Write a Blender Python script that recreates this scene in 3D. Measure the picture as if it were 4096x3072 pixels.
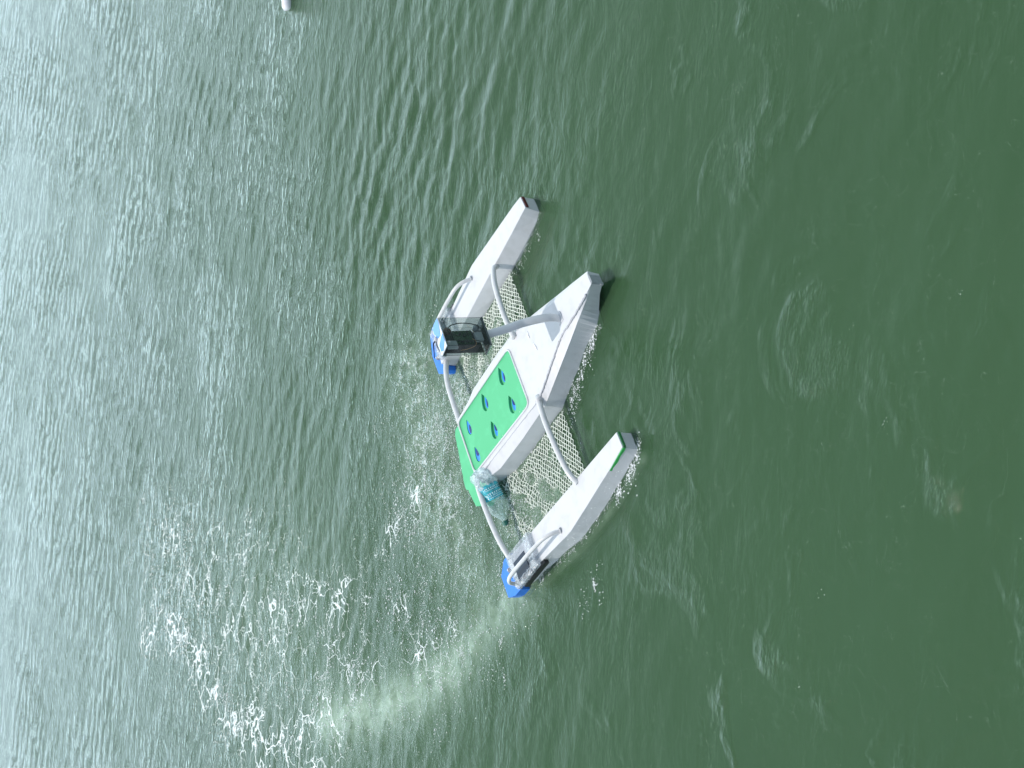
import bpy, bmesh, math, random
import numpy as np
from mathutils import Vector, Matrix
from mathutils.geometry import tessellate_polygon
random.seed(7); rng = np.random.default_rng(11)
S = bpy.context.scene
for o in list(bpy.data.objects): bpy.data.objects.remove(o)

# ------------------------------------------------------------------ camera
PITCH, ROLL, FPX, CAMH = 0.546, -0.065, 6150.0, 3.2
cam = bpy.data.cameras.new("camera"); camo = bpy.data.objects.new("camera", cam)
S.collection.objects.link(camo); S.camera = camo
cam.sensor_fit = 'HORIZONTAL'; cam.sensor_width = 36.0; cam.lens = 36.0 * FPX / 4096.0
cam.clip_start = 0.05; cam.clip_end = 3000
cp, sp = math.cos(PITCH), math.sin(PITCH)
Fv = Vector((0, cp, -sp)); U0 = Vector((0, sp, cp)); R0 = Vector((1, 0, 0))
Uv = U0 * math.cos(ROLL) + R0 * math.sin(ROLL); Rv = R0 * math.cos(ROLL) - U0 * math.sin(ROLL)
M = Matrix(((-Uv.x, Rv.x, -Fv.x, 0), (-Uv.y, Rv.y, -Fv.y, 0), (-Uv.z, Rv.z, -Fv.z, CAMH), (0, 0, 0, 1)))  # phone held sideways
camo.matrix_world = M

# ------------------------------------------------------------------ sky, sun, exposure
SUN = Vector((-0.271, 0.163, 1.0)).normalized()
EL = math.asin(SUN.z); AZ = math.atan2(SUN.x, SUN.y)
w = bpy.data.worlds.new("World"); S.world = w; w.use_nodes = True
nt = w.node_tree; nt.nodes.clear(); L = nt.links
def wn(t): return nt.nodes.new(t)
out = wn('ShaderNodeOutputWorld'); bg = wn('ShaderNodeBackground'); sky = wn('ShaderNodeTexSky')
sky.sky_type = 'NISHITA'; sky.sun_disc = False; sky.sun_elevation = EL; sky.sun_rotation = AZ
sky.air_density = 1.0; sky.dust_density = 1.5; sky.ozone_density = 1.0
tc = wn('ShaderNodeTexCoord'); no = wn('ShaderNodeTexNoise'); rp = wn('ShaderNodeValToRGB'); mx = wn('ShaderNodeMix')
no.inputs['Scale'].default_value = 2.6; no.inputs['Detail'].default_value = 5; no.inputs['Roughness'].default_value = .55
mpn = wn('ShaderNodeMapping'); mpn.inputs['Scale'].default_value = (1, 1, 2.2)
L.new(tc.outputs['Generated'], mpn.inputs['Vector']); L.new(mpn.outputs[0], no.inputs['Vector'])
rp.color_ramp.elements[0].position = .47; rp.color_ramp.elements[1].position = .66
rp.color_ramp.elements[0].color = (0, 0, 0, 1); rp.color_ramp.elements[1].color = (.42, .42, .42, 1)
mx.data_type = 'RGBA'; mx.inputs[7].default_value = (10.5, 11.5, 12.0, 1)
L.new(no.outputs['Fac'], rp.inputs['Fac']); L.new(rp.outputs['Color'], mx.inputs[0])
L.new(sky.outputs[0], mx.inputs[6])
hz = wn('ShaderNodeMix'); hz.data_type = 'RGBA'; hz.inputs[7].default_value = (8.8, 10.9, 11.4, 1)
sxyz = wn('ShaderNodeSeparateXYZ'); L.new(tc.outputs['Generated'], sxyz.inputs[0])
hr = wn('ShaderNodeMapRange'); hr.interpolation_type = 'SMOOTHSTEP'
hr.inputs[1].default_value = .34; hr.inputs[2].default_value = .92; hr.inputs[3].default_value = .95; hr.inputs[4].default_value = 0
L.new(sxyz.outputs['Z'], hr.inputs[0]); hy = wn('ShaderNodeMapRange'); hy.interpolation_type = 'SMOOTHSTEP'
hy.inputs[1].default_value = -.5; hy.inputs[2].default_value = .35; hy.inputs[3].default_value = .10; hy.inputs[4].default_value = 1
L.new(sxyz.outputs['Y'], hy.inputs[0]); hm = wn('ShaderNodeMath'); hm.operation = 'MULTIPLY'
cr_ = wn('ShaderNodeValToRGB'); cr_.color_ramp.elements[0].position = .12; cr_.color_ramp.elements[1].position = .56
cr_.color_ramp.elements[0].color = (17.0, 21.8, 25.0, 1); cr_.color_ramp.elements[1].color = (9.4, 11.6, 12.4, 1)
L.new(sxyz.outputs['Z'], cr_.inputs[0]); L.new(cr_.outputs[0], hz.inputs[7])
L.new(hr.outputs[0], hm.inputs[0]); L.new(hy.outputs[0], hm.inputs[1]); L.new(hm.outputs[0], hz.inputs[0]); L.new(mx.outputs[2], hz.inputs[6]); L.new(hz.outputs[2], bg.inputs['Color'])
bg.inputs['Strength'].default_value = 0.13
L.new(bg.outputs[0], out.inputs[0])
sd = bpy.data.lights.new("sun", 'SUN'); sd.energy = 2.75; sd.angle = math.radians(.5); sd.color = (1, .965, .92)
so = bpy.data.objects.new("sun", sd); S.collection.objects.link(so)
so.rotation_euler = SUN.to_track_quat('Z', 'Y').to_euler(); so.location = (-3, 2, 12)
S.view_settings.view_transform = 'Standard'; S.view_settings.look = 'None'
S.view_settings.exposure = 0.0; S.view_settings.gamma = 1.0
S.render.engine = 'CYCLES'
S.cycles.max_bounces = 10; S.cycles.transparent_max_bounces = 24
S.cycles.caustics_reflective = False; S.cycles.caustics_refractive = False
S.cycles.sample_clamp_indirect = 4

# ------------------------------------------------------------------ material helpers
def mat(name, col, rough=.5, mottle=0.0, mscale=30, bump=0.0, bscale=60, metallic=0, spec=.5, mcol=None):
    m = bpy.data.materials.new(name); m.use_nodes = True
    t = m.node_tree; b = t.nodes['Principled BSDF']
    b.inputs['Base Color'].default_value = (*col, 1); b.inputs['Roughness'].default_value = rough
    b.inputs['Metallic'].default_value = metallic; b.inputs['Specular IOR Level'].default_value = spec
    tcn = t.nodes.new('ShaderNodeTexCoord')
    if mottle:
        n = t.nodes.new('ShaderNodeTexNoise'); n.inputs['Scale'].default_value = mscale; n.inputs['Detail'].default_value = 6
        r = t.nodes.new('ShaderNodeValToRGB'); x = t.nodes.new('ShaderNodeMix'); x.data_type = 'RGBA'
        r.color_ramp.elements[0].position = .5; r.color_ramp.elements[1].position = .72
        x.inputs[6].default_value = (*col, 1)
        x.inputs[7].default_value = (*(mcol or tuple(c * (1 - mottle) for c in col)), 1)
        t.links.new(tcn.outputs['Object'], n.inputs['Vector']); t.links.new(n.outputs['Fac'], r.inputs[0])
        t.links.new(r.outputs[0], x.inputs[0]); t.links.new(x.outputs[2], b.inputs['Base Color'])
    if bump:
        n = t.nodes.new('ShaderNodeTexNoise'); n.inputs['Scale'].default_value = bscale; n.inputs['Detail'].default_value = 4
        bp = t.nodes.new('ShaderNodeBump'); bp.inputs['Strength'].default_value = bump; bp.inputs['Distance'].default_value = .004
        t.links.new(tcn.outputs['Object'], n.inputs['Vector']); t.links.new(n.outputs['Fac'], bp.inputs['Height'])
        t.links.new(bp.outputs[0], b.inputs['Normal'])
    return m
def clear(name, tint, alpha, crinkle=0.0, cscale=60, rough=.08, base=(.8, .85, .85)):
    """thin clear plastic: mostly lets light straight through, with a sheen and a little milky body"""
    m = bpy.data.materials.new(name); m.use_nodes = True; t = m.node_tree; t.nodes.clear()
    N = t.nodes.new; K = t.links.new
    o = N('ShaderNodeOutputMaterial'); tr = N('ShaderNodeBsdfTransparent'); df = N('ShaderNodeBsdfDiffuse')
    gl = N('ShaderNodeBsdfGlossy'); fr = N('ShaderNodeFresnel'); a = N('ShaderNodeMixShader'); b = N('ShaderNodeMixShader')
    tr.inputs[0].default_value = (*tint, 1); df.inputs[0].default_value = (*base, 1)
    gl.inputs['Roughness'].default_value = rough; fr.inputs['IOR'].default_value = 1.5; a.inputs[0].default_value = alpha
    ge = N('ShaderNodeNewGeometry'); nb = N('ShaderNodeMath'); nb.operation = 'SUBTRACT'; nb.inputs[0].default_value = 1; K(ge.outputs['Backfacing'], nb.inputs[1])
    fm_ = N('ShaderNodeMath'); fm_.operation = 'MULTIPLY'; K(fr.outputs[0], fm_.inputs[0]); K(nb.outputs[0], fm_.inputs[1])
    K(tr.outputs[0], a.inputs[1]); K(df.outputs[0], a.inputs[2]); K(fm_.outputs[0], b.inputs[0])
    K(a.outputs[0], b.inputs[1]); K(gl.outputs[0], b.inputs[2]); K(b.outputs[0], o.inputs[0])
    if crinkle:
        tcn = N('ShaderNodeTexCoord'); n = N('ShaderNodeTexNoise'); n.inputs['Scale'].default_value = cscale
        n.inputs['Detail'].default_value = 3; n.inputs['Distortion'].default_value = 1.2
        bp = N('ShaderNodeBump'); bp.inputs['Strength'].default_value = crinkle; bp.inputs['Distance'].default_value = .01
        K(tcn.outputs['Object'], n.inputs['Vector']); K(n.outputs['Fac'], bp.inputs['Height'])
        for q in (df, gl, fr): K(bp.outputs[0], q.inputs['Normal'])
        r = N('ShaderNodeValToRGB'); r.color_ramp.elements[0].position = .42; r.color_ramp.elements[1].position = .66
        r.color_ramp.elements[0].color = (alpha * .55,) * 3 + (1,); r.color_ramp.elements[1].color = (min(1, alpha * 2.0),) * 3 + (1,)
        K(n.outputs['Fac'], r.inputs[0]); K(r.outputs[0], a.inputs[0])
    return m
WHITE = mat('painted_white', (.60, .60, .605), .45, .12, 22, .15, 240, mcol=(.54, .54, .535))
TUBE = mat('white_pipe', (.62, .62, .61), .3, .12, 40, .05, 90)
BEAD = mat('sealant_bead', (.42, .42, .44), .5, .3, 120, .3, 200)
GREEN = mat('green_sheet', (.075, .46, .20), .5, .10, 18, .10, 220, mcol=(.095, .52, .24))
GREEND = mat('green_tape', (.04, .20, .07), .35, .3, 60)
BLUE = mat('blue_sheet', (.02, .19, .72), .4, .12, 30)
NAVY = mat('navy_slot_shade', (.004, .02, .16), .5)  # dark blue for the shade in the insert slots
RED = mat('red_tape', (.07, .004, .003), .5)
BLACK = mat('black_plastic', (.012, .012, .014), .35)
PCB = mat('circuit_green', (.012, .05, .016), .4, .4, 150)
CELL = mat('dark_cell', (.012, .022, .045), .18, .3, 80)
COPPER = mat('copper_wire', (.55, .30, .14), .4, metallic=.4)
RUST = mat('reddish_motor', (.10, .028, .015), .4)
GREY = mat('grey_plastic', (.35, .37, .38), .4, .2, 60)
NETM = mat('cream_cord', (.80, .84, .74), .6)
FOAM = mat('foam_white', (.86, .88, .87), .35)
ACR = clear('clear_acrylic', (.87, .90, .89), .015, 0, 60, .03)
ACRE = mat('acrylic_edge', (.05, .07, .065), .15)
TAPE = clear('crinkled_tape', (.88, .90, .90), .17, .8, 34, .12, (.85, .86, .88))
CASE = clear('clear_case', (.86, .88, .90), .22, .3, 30, .1, (.72, .74, .78))
PET = clear('bottle_plastic', (.90, .96, .96), .17, .6, 30, .06, (.72, .86, .88))
PETC = clear('crumpled_plastic', (.86, .95, .95), .42, 1.0, 45, .06, (.78, .88, .90))
LABEL = clear('cyan_label', (.30, .72, .78), .72, .35, 45, .2, (.08, .55, .66))
CAPM = mat('dark_green_cap', (.004, .10, .07), .35)
PRINT = mat('label_print', (.65, .78, .82), .5)

# ------------------------------------------------------------------ mesh helpers
def link(name, me, m=None, parent=None, smooth=False):
    o = bpy.data.objects.new(name, me); S.collection.objects.link(o)
    if m is not None and not me.materials: me.materials.append(m)
    if parent is not None: o.parent = parent
    if smooth:
        for p in me.polygons: p.use_smooth = True
    return o
def mesh(name, v, f, m=None, parent=None, smooth=False, bevel=0, mats=None, fm=None, segs=2):
    me = bpy.data.meshes.new(name); me.from_pydata([tuple(q) for q in v], [], [tuple(q) for q in f]); me.validate(); me.update()
    b = bmesh.new(); b.from_mesh(me)
    if not fm: bmesh.ops.recalc_face_normals(b, faces=b.faces)
    b.to_mesh(me); b.free()
    if mats:
        for q in mats: me.materials.append(q)
        if fm: me.polygons.foreach_set('material_index', fm)
    o = link(name, me, m, parent, smooth)
    if bevel:
        md = o.modifiers.new('bevel', 'BEVEL'); md.width = bevel; md.segments = segs; md.limit_method = 'ANGLE'; md.angle_limit = math.radians(35)
    return o
def prism(poly, z0, z1, inset=0, flare=None):
    n = len(poly); v = [(x, y, z1) for x, y in poly]
    for i, (x, y) in enumerate(poly):
        dx, dy = (flare[i] if flare else (0, 0)); v.append((x + dx, y + dy, z0))
    f = [tuple(range(n)), tuple(reversed(range(n, 2 * n)))]
    f += [(i, (i + 1) % n, n + (i + 1) % n, n + i) for i in range(n)]
    return v, f
def box(c, s, R=None):
    v = []; R = R or Matrix.Identity(3)
    for i in (-1, 1):
        for j in (-1, 1):
            for k in (-1, 1): v.append(Vector(c) + R @ Vector((i * s[0] / 2, j * s[1] / 2, k * s[2] / 2)))
    return v, [(0, 1, 3, 2), (4, 6, 7, 5), (0, 4, 5, 1), (2, 3, 7, 6), (0, 2, 6, 4), (1, 5, 7, 3)]
def join(*vf):
    V, Fc = [], []
    for v, f in vf:
        n = len(V); V += list(v); Fc += [tuple(i + n for i in q) for q in f]
    return V, Fc
def catmull(P, n=8):
    P = [Vector(p) for p in P]; P = [P[0] * 2 - P[1]] + P + [P[-1] * 2 - P[-2]]; o = []
    for i in range(1, len(P) - 2):
        a, b, c, d = P[i - 1:i + 3]
        for k in range(n):
            t = k / n
            o.append(.5 * ((2 * b) + (c - a) * t + (2 * a - 5 * b + 4 * c - d) * t * t + (3 * b - a - 3 * c + d) * t ** 3))
    o.append(P[-2]); return o
def tube(path, r, seg=12, rough=0, ry=None, up=(0, 0, 1), caps=True):
    V, Fc = [], []; n = len(path); path = [Vector(p) for p in path]
    up = Vector(up); prev = None
    for i, p in enumerate(path):
        t = (path[min(i + 1, n - 1)] - path[max(i - 1, 0)]).normalized()
        a = t.cross(up if prev is None else prev)
        if prev is None:
            a = t.cross(up); a = a.normalized() if a.length > 1e-5 else Vector((1, 0, 0)); b = a.cross(t).normalized()
        else:
            b = (prev - t * prev.dot(t)).normalized(); a = t.cross(b).normalized()
        prev = b
        rr = (r[i] if isinstance(r, (list, tuple)) else r)
        for k in range(seg):
            th = 2 * math.pi * k / seg; q = rr * (1 + rough * random.uniform(-1, 1))
            V.append(p + a * math.cos(th) * q + b * math.sin(th) * (q if ry is None else q * ry / r))
    for i in range(n - 1):
        for k in range(seg):
            Fc.append((i * seg + k, i * seg + (k + 1) % seg, (i + 1) * seg + (k + 1) % seg, (i + 1) * seg + k))
    if caps: Fc += [tuple(reversed(range(seg))), tuple(range((n - 1) * seg, n * seg))]
    return V, Fc
def tag(o, label=None, cat=None, group=None, kind=None):
    if label: o['label'] = label
    if cat: o['category'] = cat
    if group: o['group'] = group
    if kind: o['kind'] = kind
    return o

# ------------------------------------------------------------------ water
BO = np.array([-.054, 5.166]); TH = -.864
BX = np.array([math.cos(TH), math.sin(TH)]); BY = np.array([-math.sin(TH), math.cos(TH)])
def spread(a, b, d0, lim, g, sgn=1):
    """coordinates going outward with growing steps"""
    o = [a]; d = d0
    while abs(o[-1]) < lim and len(o) < 900:
        o.append(o[-1] + sgn * d); d *= g
    return o
xs = np.arange(-1.0, 1.0001, .0105)
xs = np.r_[np.array(spread(-1.0, 0, .0108, 3.6, 1.0045, -1))[1:][::-1], xs, np.array(spread(1.0, 0, .0108, 3.6, 1.0045))[1:]]
xs = np.r_[np.array(spread(xs[0], 0, .05, 400, 1.35, -1))[1:][::-1], xs, np.array(spread(xs[-1], 0, .05, 400, 1.35))[1:]]
ys = np.arange(2.45, 6.4, .0105)
ys = np.r_[ys, np.array(spread(ys[-1], 0, .0108, 15.5, 1.0030))[1:]]
ys = np.r_[np.array([-300, -120, -50, -20, -8, -3, -.5, .8, 1.5, 2.0, 2.25, 2.38]), ys, np.array(spread(ys[-1], 0, .06, 500, 1.35))[1:]]
X, Y = np.meshgrid(xs, ys)
dx = np.gradient(xs)[None, :] + 0 * X; dy = np.gradient(ys)[:, None] + 0 * X
sp_ = np.maximum(dx, dy)
BXc = (X - BO[0]) * BX[0] + (Y - BO[1]) * BX[1]; BYc = (X - BO[0]) * BY[0] + (Y - BO[1]) * BY[1]
def seglight(pts, wd, amp=1.0, x=None, y=None):
    """soft band along a polyline"""
    x = X if x is None else x; y = Y if y is None else y
    d = np.full(x.shape, 1e9)
    P = [np.array(p, float) for p in pts]
    for a, b in zip(P[:-1], P[1:]):
        ab = b - a; t = np.clip(((x - a[0]) * ab[0] + (y - a[1]) * ab[1]) / (ab @ ab), 0, 1)
        d = np.minimum(d, np.hypot(x - a[0] - t * ab[0], y - a[1] - t * ab[1]))
    return amp * np.exp(-(d / wd) ** 2)
def blob(cx, cy, rx, ry, amp=1.0, ang=0.0, x=None, y=None):
    x = X if x is None else x; y = Y if y is None else y
    c, s = math.cos(ang), math.sin(ang); u = (x - cx) * c + (y - cy) * s; v = -(x - cx) * s + (y - cy) * c
    return amp * np.exp(-(u / rx) ** 2 - (v / ry) ** 2)
arcs = [[(-1.72, 9.54), (-1.64, 8.94), (-1.71, 8.71), (-1.89, 8.32), (-1.94, 7.88), (-1.97, 7.49), (-1.93, 7.19), (-1.82, 6.94), (-1.71, 6.75)],
        [(-.98, 9.31), (-1.17, 9.04), (-1.31, 8.54), (-1.33, 8.2), (-1.33, 7.83), (-1.28, 7.41), (-1.21, 7.04), (-1.11, 6.76), (-1.02, 6.72)],
        [(-.81, 6.31), (-.70, 6.24), (-.60, 6.01), (-.52, 6.05)], [(-1.46, 6.59), (-1.43, 6.43), (-1.36, 6.31)],
        [(-1.05, 6.2), (-1.03, 6.06)], [(-1.19, 5.98), (-1.18, 5.75), (-1.09, 5.62)],
        [(-1.63, 7.03), (-1.51, 6.9), (-1.35, 6.81), (-1.37, 6.58), (-1.44, 6.43)], [(-.99, 9.79), (-1.13, 9.61), (-1.18, 9.35)]]
plume = [(-.80, 5.06), (-.91, 5.24), (-1.06, 5.43), (-1.22, 5.62), (-1.39, 5.93), (-1.57, 6.41), (-1.69, 6.81)]
def smooth(e0, e1, x): t = np.clip((x - e0) / (e1 - e0), 0, 1); return t * t * (3 - 2 * t)
# foam density, turbulence, milky bubbles
foam = np.zeros_like(X)
for a, wd, am in zip(arcs, (.20, .16, .07, .10, .08, .10, .12, .16), (1.0, .8, .85, .8, .7, .75, .6, .5)): foam = np.maximum(foam, seglight(a, wd, am))
foam = np.maximum(foam, blob(-1.45, 7.9, .75, 1.5, .58)); foam = np.maximum(foam, blob(-1.30, 8.7, .65, 1.4, .56))
foam = np.maximum(foam, blob(-1.2, 6.7, .5, .5, .42))
inside = smooth(-.50, -.36, BXc) * (1 - smooth(-.05, .20, BXc)) * (1 - smooth(.50, .56, np.abs(BYc)))
behind = blob(-.25, 5.95, .30, .30, 1.0) + blob(-.55, 5.75, .28, .30, .9) + blob(.05, 6.15, .2, .25, .9) + blob(-.8, 5.45, .22, .22, .7)
turb = np.clip(inside * .8 + behind, 0, 1)
turb = np.maximum(turb, .55 * blob(-1.05, 5.85, .45, .55)); turb = np.maximum(turb, .5 * seglight(plume, .22))
milk = seglight(plume, .10, .52) + seglight(plume[3:], .20, .22) + .40 * inside + .42 * np.clip(behind, 0, 1) + .25 * blob(-1.35, 7.6, .7, 1.2) 
milk += .3 * seglight([tuple(BO + BX * x + BY * y) for x, y in ((.50, -.66), (.30, -.69), (.05, -.71), (-.3, -.68))], .022)
milk = np.clip(milk, 0, 1)
# waves
crest = math.atan2(1.0, .20); K = []
for i in range(110):
    lam = .035 * (1.0 / .035) ** (rng.random() ** .85)
    an = crest + rng.normal(0, .42 if lam > .12 else .75)
    slope = .0132 * (lam / .2) ** (.12) * (1.5 if .05 < lam < .22 else .8 if lam < .05 else .34)
    K.append((lam, 2 * math.pi / lam * math.cos(an), 2 * math.pi / lam * math.sin(an), slope * lam / (2 * math.pi), rng.random() * 6.283))
calm = 1 - .72 * smooth(0, 1, 1 - smooth(3.8, 6.8, Y + .25 * X))            # the near water lies smoother than the far water
patch = .75 + .45 * np.sin(X * 2.1 + Y * .8 + 1) * np.sin(Y * 1.3 - X * .7)
H = np.zeros_like(X)
for lam, kx, ky, am, ph in K:
    att = smooth(2.2, 4.5, lam / np.maximum(dx, dy))
    env = calm * patch if lam < .25 else (.45 + .55 * calm)
    if lam > .15: env = env * (1 - .68 * smooth(5.2, 8.5, Y))
    ph2 = ph + .9 * np.sin(X * .9 + ph * 3) + .9 * np.sin(Y * .8 + ph * 5)
    H += att * env * am * np.sin(kx * X + ky * Y + ph2)
T = np.zeros_like(X)
for i in range(40):
    lam = .035 * (5) ** rng.random(); an = rng.random() * 6.283
    T += smooth(2.2, 4, lam / sp_) * .05 * lam / 6.283 * np.sin(6.283 / lam * (math.cos(an) * X + math.sin(an) * Y) + rng.random() * 6.283)
H += T * turb * .85
hullband = np.exp(-((np.abs(BYc) - .585) / .14) ** 2) * smooth(-.6, -.4, BXc) * (1 - smooth(.55, .7, BXc)) + np.exp(-(BYc / .3) ** 2) * smooth(-.6, -.4, BXc) * (1 - smooth(.6, .8, BXc))
H *= 1 - .35 * np.clip(hullband, 0, 1)
H -= .020 * np.exp(-((BYc - .47) / .075) ** 2 - ((BXc - .30) / .22) ** 2) + .010 * np.exp(-((BYc + .69) / .06) ** 2 - ((BXc - .25) / .2) ** 2)   # troughs beside the bows
H += T * .55 * np.clip(hullband, 0, 1) * (1 - turb)
ny, nx = X.shape
def grid(XX, YY, ZZ, n0, bottom):
    ny, nx = XX.shape
    v = np.stack([XX.ravel(), YY.ravel(), ZZ.ravel()], -1); i = np.arange(ny * nx).reshape(ny, nx)
    q = np.stack([i[:-1, :-1].ravel(), i[:-1, 1:].ravel(), i[1:, 1:].ravel(), i[1:, :-1].ravel()], -1) + n0
    return v, q
v0, q0 = grid(X, Y, H, 0, False)
sx = np.r_[-400, -60, -15, np.arange(-4, 4.01, .05), 15, 60, 400]; sy = np.r_[-300, -30, 0, np.arange(2, 12, .05), 14, 20, 60, 500]
SX, SY = np.meshgrid(sx, sy)
verts, quads, mi = [v0], [q0], [np.zeros(len(q0), int)]; n0 = len(v0)
att0 = [np.stack([foam.ravel(), turb.ravel(), milk.ravel(), np.ones(foam.size)], -1)]
milk2 = np.clip(seglight(plume, .12, .7, SX, SY) + seglight(plume[3:], .22, .25, SX, SY), 0, 1)
for j, z in enumerate((-.024, -.075, -.15)):
    vv, qq = grid(SX, SY, np.full_like(SX, z) + .003 * np.sin(SX * 5 + j) * np.sin(SY * 4), n0, False)
    verts.append(vv); quads.append(qq); mi.append(np.full(len(qq), 1 if j < 2 else 2)); n0 += len(vv)
    att0.append(np.stack([0 * milk2.ravel(), 0 * milk2.ravel(), milk2.ravel(), np.ones(milk2.size)], -1))
V = np.concatenate(verts); Q = np.concatenate(quads); MI = np.concatenate(mi)
me = bpy.data.meshes.new('water'); me.vertices.add(len(V)); me.vertices.foreach_set('co', V.ravel().astype(np.float32))
me.loops.add(Q.size); me.loops.foreach_set('vertex_index', Q.ravel().astype(np.int32))
me.polygons.add(len(Q)); me.polygons.foreach_set('loop_start', np.arange(0, Q.size, 4, dtype=np.int32))
me.polygons.foreach_set('loop_total', np.full(len(Q), 4, np.int32)); me.polygons.foreach_set('use_smooth', np.ones(len(Q), bool))
ca = me.attributes.new('zones', 'FLOAT_COLOR', 'POINT'); ca.data.foreach_set('color', np.concatenate(att0).ravel().astype(np.float32))

def water_mat(kind):
    m = bpy.data.materials.new('water_' + kind); m.use_nodes = True; t = m.node_tree; t.nodes.clear()
    N = t.nodes.new; K_ = t.links.new
    def math_(op, a, b=None, c=None, clamp=False):
        n = N('ShaderNodeMath'); n.operation = op; n.use_clamp = clamp
        for k, q in enumerate((a, b, c)):
            if q is None: continue
            if hasattr(q, 'links'): K_(q, n.inputs[k])
            else: n.inputs[k].default_value = q
        return n.outputs[0]
    def noise(scale, detail=3, rough=.55, dist=0, vec=None, typ=None):
        n = N('ShaderNodeTexNoise'); n.inputs['Scale'].default_value = scale; n.inputs['Detail'].default_value = detail
        n.inputs['Roughness'].default_value = rough; n.inputs['Distortion'].default_value = dist
        if vec is not None: K_(vec, n.inputs['Vector'])
        return n
    def mixc(f, a, b):
        n = N('ShaderNodeMix'); n.data_type = 'RGBA'
        for k, q in ((0, f), (6, a), (7, b)):
            if hasattr(q, 'links'): K_(q, n.inputs[k])
            else: n.inputs[k].default_value = (*q, 1) if isinstance(q, tuple) else q
        return n.outputs[2]
    tcn = N('ShaderNodeTexCoord'); P = tcn.outputs['Object']
    at = N('ShaderNodeAttribute'); at.attribute_name = 'zones'
    sep = N('ShaderNodeSeparateColor'); K_(at.outputs['Color'], sep.inputs[0]); fo, tu, mk = sep.outputs[0], sep.outputs[1], sep.outputs[2]
    o = N('ShaderNodeOutputMaterial')
    body0 = (.030, .098, .040); bodyM = (.31, .42, .31)
    big = noise(.55, 3, .5, .4, P)
    c0 = mixc(big.outputs['Fac'], (.053, .116, .052), (.077, .158, .074))
    mn = noise(11, 5, .68, 1.2, P)
    mk2 = math_('MULTIPLY', mk, math_('MULTIPLY_ADD', mn.outputs['Fac'], 2.4, -.25), clamp=True)
    col = mixc(mk2, c0, bodyM)
    df = N('ShaderNodeBsdfDiffuse'); K_(col, df.inputs[0])
    tr = N('ShaderNodeBsdfTransparent'); tr.inputs[0].default_value = (.86, .97, .90, 1)
    if kind == 'depths':
        K_(df.outputs[0], o.inputs[0]); return m
    bodym = N('ShaderNodeMixShader')
    K_(math_('MULTIPLY_ADD', mk2, .45, .42 if kind == 'surface' else .50, clamp=True), bodym.inputs[0])
    K_(tr.outputs[0], bodym.inputs[1]); K_(df.outputs[0], bodym.inputs[2])
    if kind == 'turbid':
        K_(bodym.outputs[0], o.inputs[0]); return m
    # ripples: wind streaks stretched along the crests, plus fine choppy ripples where the water is churned
    mp = N('ShaderNodeMapping'); mp.inputs['Rotation'].default_value = (0, 0, math.radians(18)); mp.inputs['Scale'].default_value = (.85, 1.7, 1)
    K_(P, mp.inputs['Vector'])
    r1 = noise(9, 5, .62, .9, mp.outputs[0]); r2 = noise(30, 4, .6, .6, mp.outputs[0]); r3 = noise(70, 3, .6, .5, P)
    gate = noise(1.1, 2, .5, .3, P)
    g1 = N('ShaderNodeMapRange'); g1.inputs[1].default_value = .42; g1.inputs[2].default_value = .62; g1.inputs[3].default_value = .55; g1.inputs[4].default_value = 1.25
    K_(gate.outputs['Fac'], g1.inputs[0])
    sx_ = N('ShaderNodeSeparateXYZ'); K_(P, sx_.inputs[0])
    far = N('ShaderNodeMapRange'); far.inputs[1].default_value = 3.6; far.inputs[2].default_value = 8.5; far.inputs[3].default_value = .22; far.inputs[4].default_value = 1.0; far2 = N('ShaderNodeMapRange'); far2.inputs[1].default_value = 5; far2.inputs[2].default_value = 10; far2.inputs[3].default_value = .0034; far2.inputs[4].default_value = .0068; K_(sx_.outputs['Y'], far2.inputs[0])
    K_(sx_.outputs['Y'], far.inputs[0])
    amp = math_('MULTIPLY', g1.outputs[0], far.outputs[0])
    h = math_('ADD', math_('MULTIPLY', r1.outputs['Fac'], math_('MULTIPLY', amp, .0092)), math_('MULTIPLY', r2.outputs['Fac'], math_('MULTIPLY', amp, far2.outputs[0])))
    h = math_('ADD', h, math_('MULTIPLY', r3.outputs['Fac'], math_('ADD', math_('MULTIPLY', tu, .008), math_('MULTIPLY', amp, .0007))))
    r4 = noise(26, 3, .6, 1.4, P); nearm = N('ShaderNodeMapRange'); nearm.inputs[1].default_value = 4.2; nearm.inputs[2].default_value = 5.4; nearm.inputs[3].default_value = 1; nearm.inputs[4].default_value = .12; K_(sx_.outputs['Y'], nearm.inputs[0])
    pn = noise(2.3, 3, .55, .8, P); pm = N('ShaderNodeMapRange'); pm.inputs[1].default_value = .54; pm.inputs[2].default_value = .72; K_(pn.outputs['Fac'], pm.inputs[0])
    r5 = noise(17, 5, .62, .25, mp.outputs[0]); h = math_('ADD', h, math_('MULTIPLY', r5.outputs['Fac'], math_('MULTIPLY', math_('MULTIPLY', pm.outputs[0], nearm.outputs[0]), .010)))
    h = math_('ADD', h, math_('MULTIPLY', r3.outputs['Fac'], math_('MULTIPLY', math_('MULTIPLY', pm.outputs[0], pm.outputs[0]), math_('MULTIPLY', nearm.outputs[0], .006))))
    h = math_('ADD', h, math_('MULTIPLY', r4.outputs['Fac'], math_('MULTIPLY', tu, .0065)))
    bp = N('ShaderNodeBump'); bp.inputs['Strength'].default_value = 1.0; bp.inputs['Distance'].default_value = 1.0
    K_(h, bp.inputs['Height'])
    fr = N('ShaderNodeFresnel'); fr.inputs['IOR'].default_value = 1.333; K_(bp.outputs[0], fr.inputs['Normal'])
    gl = N('ShaderNodeBsdfGlossy'); gl.inputs['Roughness'].default_value = .03; K_(bp.outputs[0], gl.inputs['Normal'])
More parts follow.
